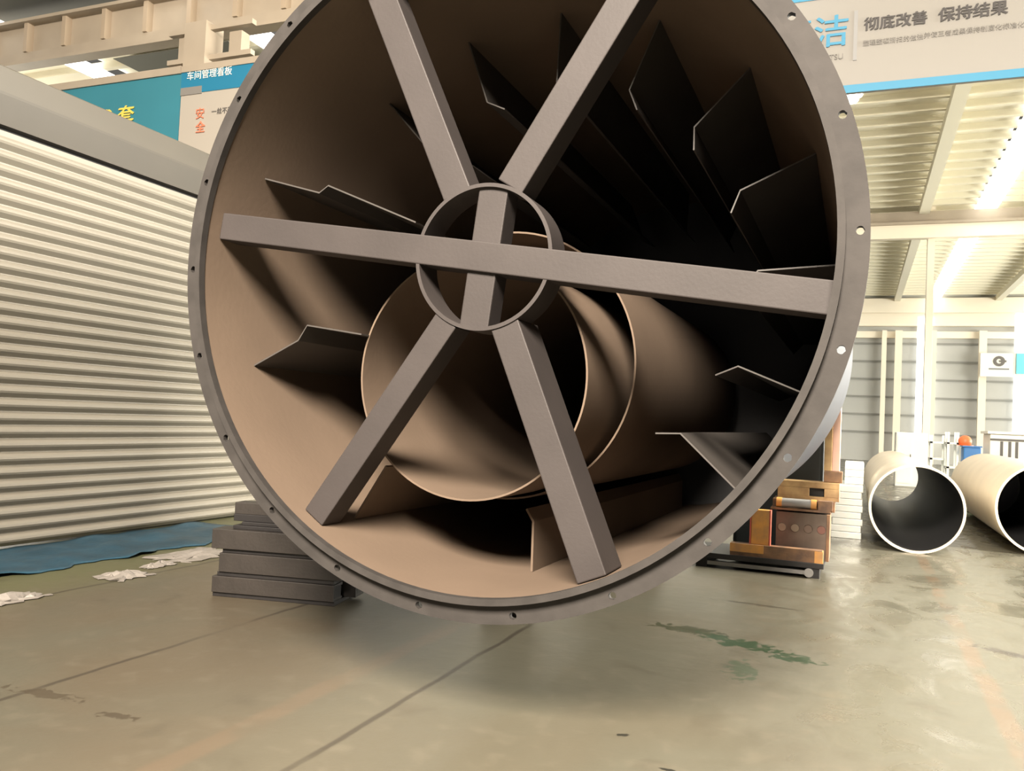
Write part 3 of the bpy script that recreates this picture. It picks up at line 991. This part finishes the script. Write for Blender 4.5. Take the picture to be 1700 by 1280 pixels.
box('kick_panel', (-hw, hw, -0.02, 0, 0.0, hh * 0.35), M['dark_m'], t)
t2, hw, hh = fbox('plastic_crate', 1600, 1629, 742, 20.1, 0.5, M['blue_box'], 'blue plastic crate standing on the white bench', 'crate', z0=bench_z)
box('rim', (-hw - 0.02, hw + 0.02, -0.02, 0.52, hh, hh + 0.03), M['blue_box'], t2)
q = at(1603, 736, 20.2)
bm = B()
bmesh.ops.create_uvsphere(bm, u_segments=24, v_segments=14, radius=0.13)
for v in bm.verts:
    v.co.z = max(v.co.z, -0.085)
t = thing('safety_helmet', 'orange safety helmet resting on the blue crate', 'helmet', (q.x, 20.3, bench_z + hh + 0.03))
obj('helmet_shell', bm, M['orange_ball'], t, smooth=True, loc=(0, 0, 0.085))
bm = B()
disc_cyl(bm, (0, -0.03, 0), (0, -0.03, 0.012), 0.16)
obj('brim', bm, M['orange_ball'], t, smooth=True)
t, hw, hh = fbox('machine_bench', 1644, 1712, 720, 19.0, 1.0, M['white_m'], 'long white machine bench behind the smaller cream pipe', 'machine')
box('top_slab', (-hw - 0.05, hw + 0.05, -0.06, 1.0, hh, hh + 0.05), M['white_m'], t)
box('dark_slot', (-hw, hw, -0.015, 0, hh - 0.13, hh - 0.09), M['dark_m'], t)
for s in (0.25, 0.45, 0.62):
    box('grille_bar', (-hw + 2 * hw * s, -hw + 2 * hw * s + 0.05, -0.02, 0, hh * 0.45, hh - 0.14), M['dark_m'], t)
t, hw, hh = fbox('plastic_bin', 1612, 1625, 786, 19.3, 0.3, M['green'], 'small green plastic bin between the two cream pipes', 'bin')
box('rim', (-hw - 0.015, hw + 0.015, -0.015, 0.315, hh, hh + 0.03), M['green'], t)
# notice boards on the end wall
a, c = at(1628, 586, 48.9), at(1682, 626, 48.9)
t = thing('notice_board', 'white notice board with grey emblem on the far wall', 'sign', ((a.x + c.x) / 2, 48.9, c.z))
hw, hh = (c.x - a.x) / 2, a.z - c.z
box('board', (-hw, hw, 0, 0.08, 0, hh), M['white_m'], t)
bm = B()
ring(bm, 0.1, hh * 0.66, 0.12, 0.26, -0.03, 0, 32)
em_ = obj('emblem', bm, M['ink_lt'], t)
box('emblem_bar', (0.1, 0.42, -0.028, 0, hh * 0.62, hh * 0.70), M['ink_lt'], em_)
box('caption', (-0.35, 0.55, -0.02, 0, hh * 0.3, hh * 0.36), M['pale_rule'], t)
a, c = at(1688, 587, 48.8), at(1712, 621, 48.8)
t = thing('notice_board', 'cyan notice board beside the white one, at the right edge', 'sign', ((a.x + c.x) / 2, 48.8, c.z))
hw, hh = (c.x - a.x) / 2, a.z - c.z
box('board', (-hw, hw, 0, 0.08, 0, hh), M['cyan'], t)
box('backing', (-hw - 0.1, hw + 0.1, 0.08, 0.14, -0.1, hh + 0.1), M['white_m'], t)
# high bay lamps under the banner
for (px, py, Y, lab) in ((1413, 160, 17, 'upper white high bay lamp just below the banner, beside the drum rim'), (1409, 168, 20, 'lower pale high bay lamp hanging beside the drum rim')):
    q = at(px, py, Y)
    t = thing('high_bay_lamp', lab, 'lamp', (q.x, Y, q.z))
    bm = B()
    disc_cyl(bm, (0, 0, 0.02), (0, 0, 0.2), 0.22, 0.08)
    sh_ = obj('shade', bm, M['white_m'], t, smooth=True)
    bm = B()
    disc_cyl(bm, (0, 0, 0), (0, 0, 0.02), 0.2)
    obj('bulb_disc', bm, M['lamp'], sh_, smooth=True)
    bm = B()
    disc_cyl(bm, (0, 0, 0.2), (0, 0, CEIL - 0.16 - q.z), 0.012, n=8)
    obj('suspension_rod', bm, M['dark_m'], t)
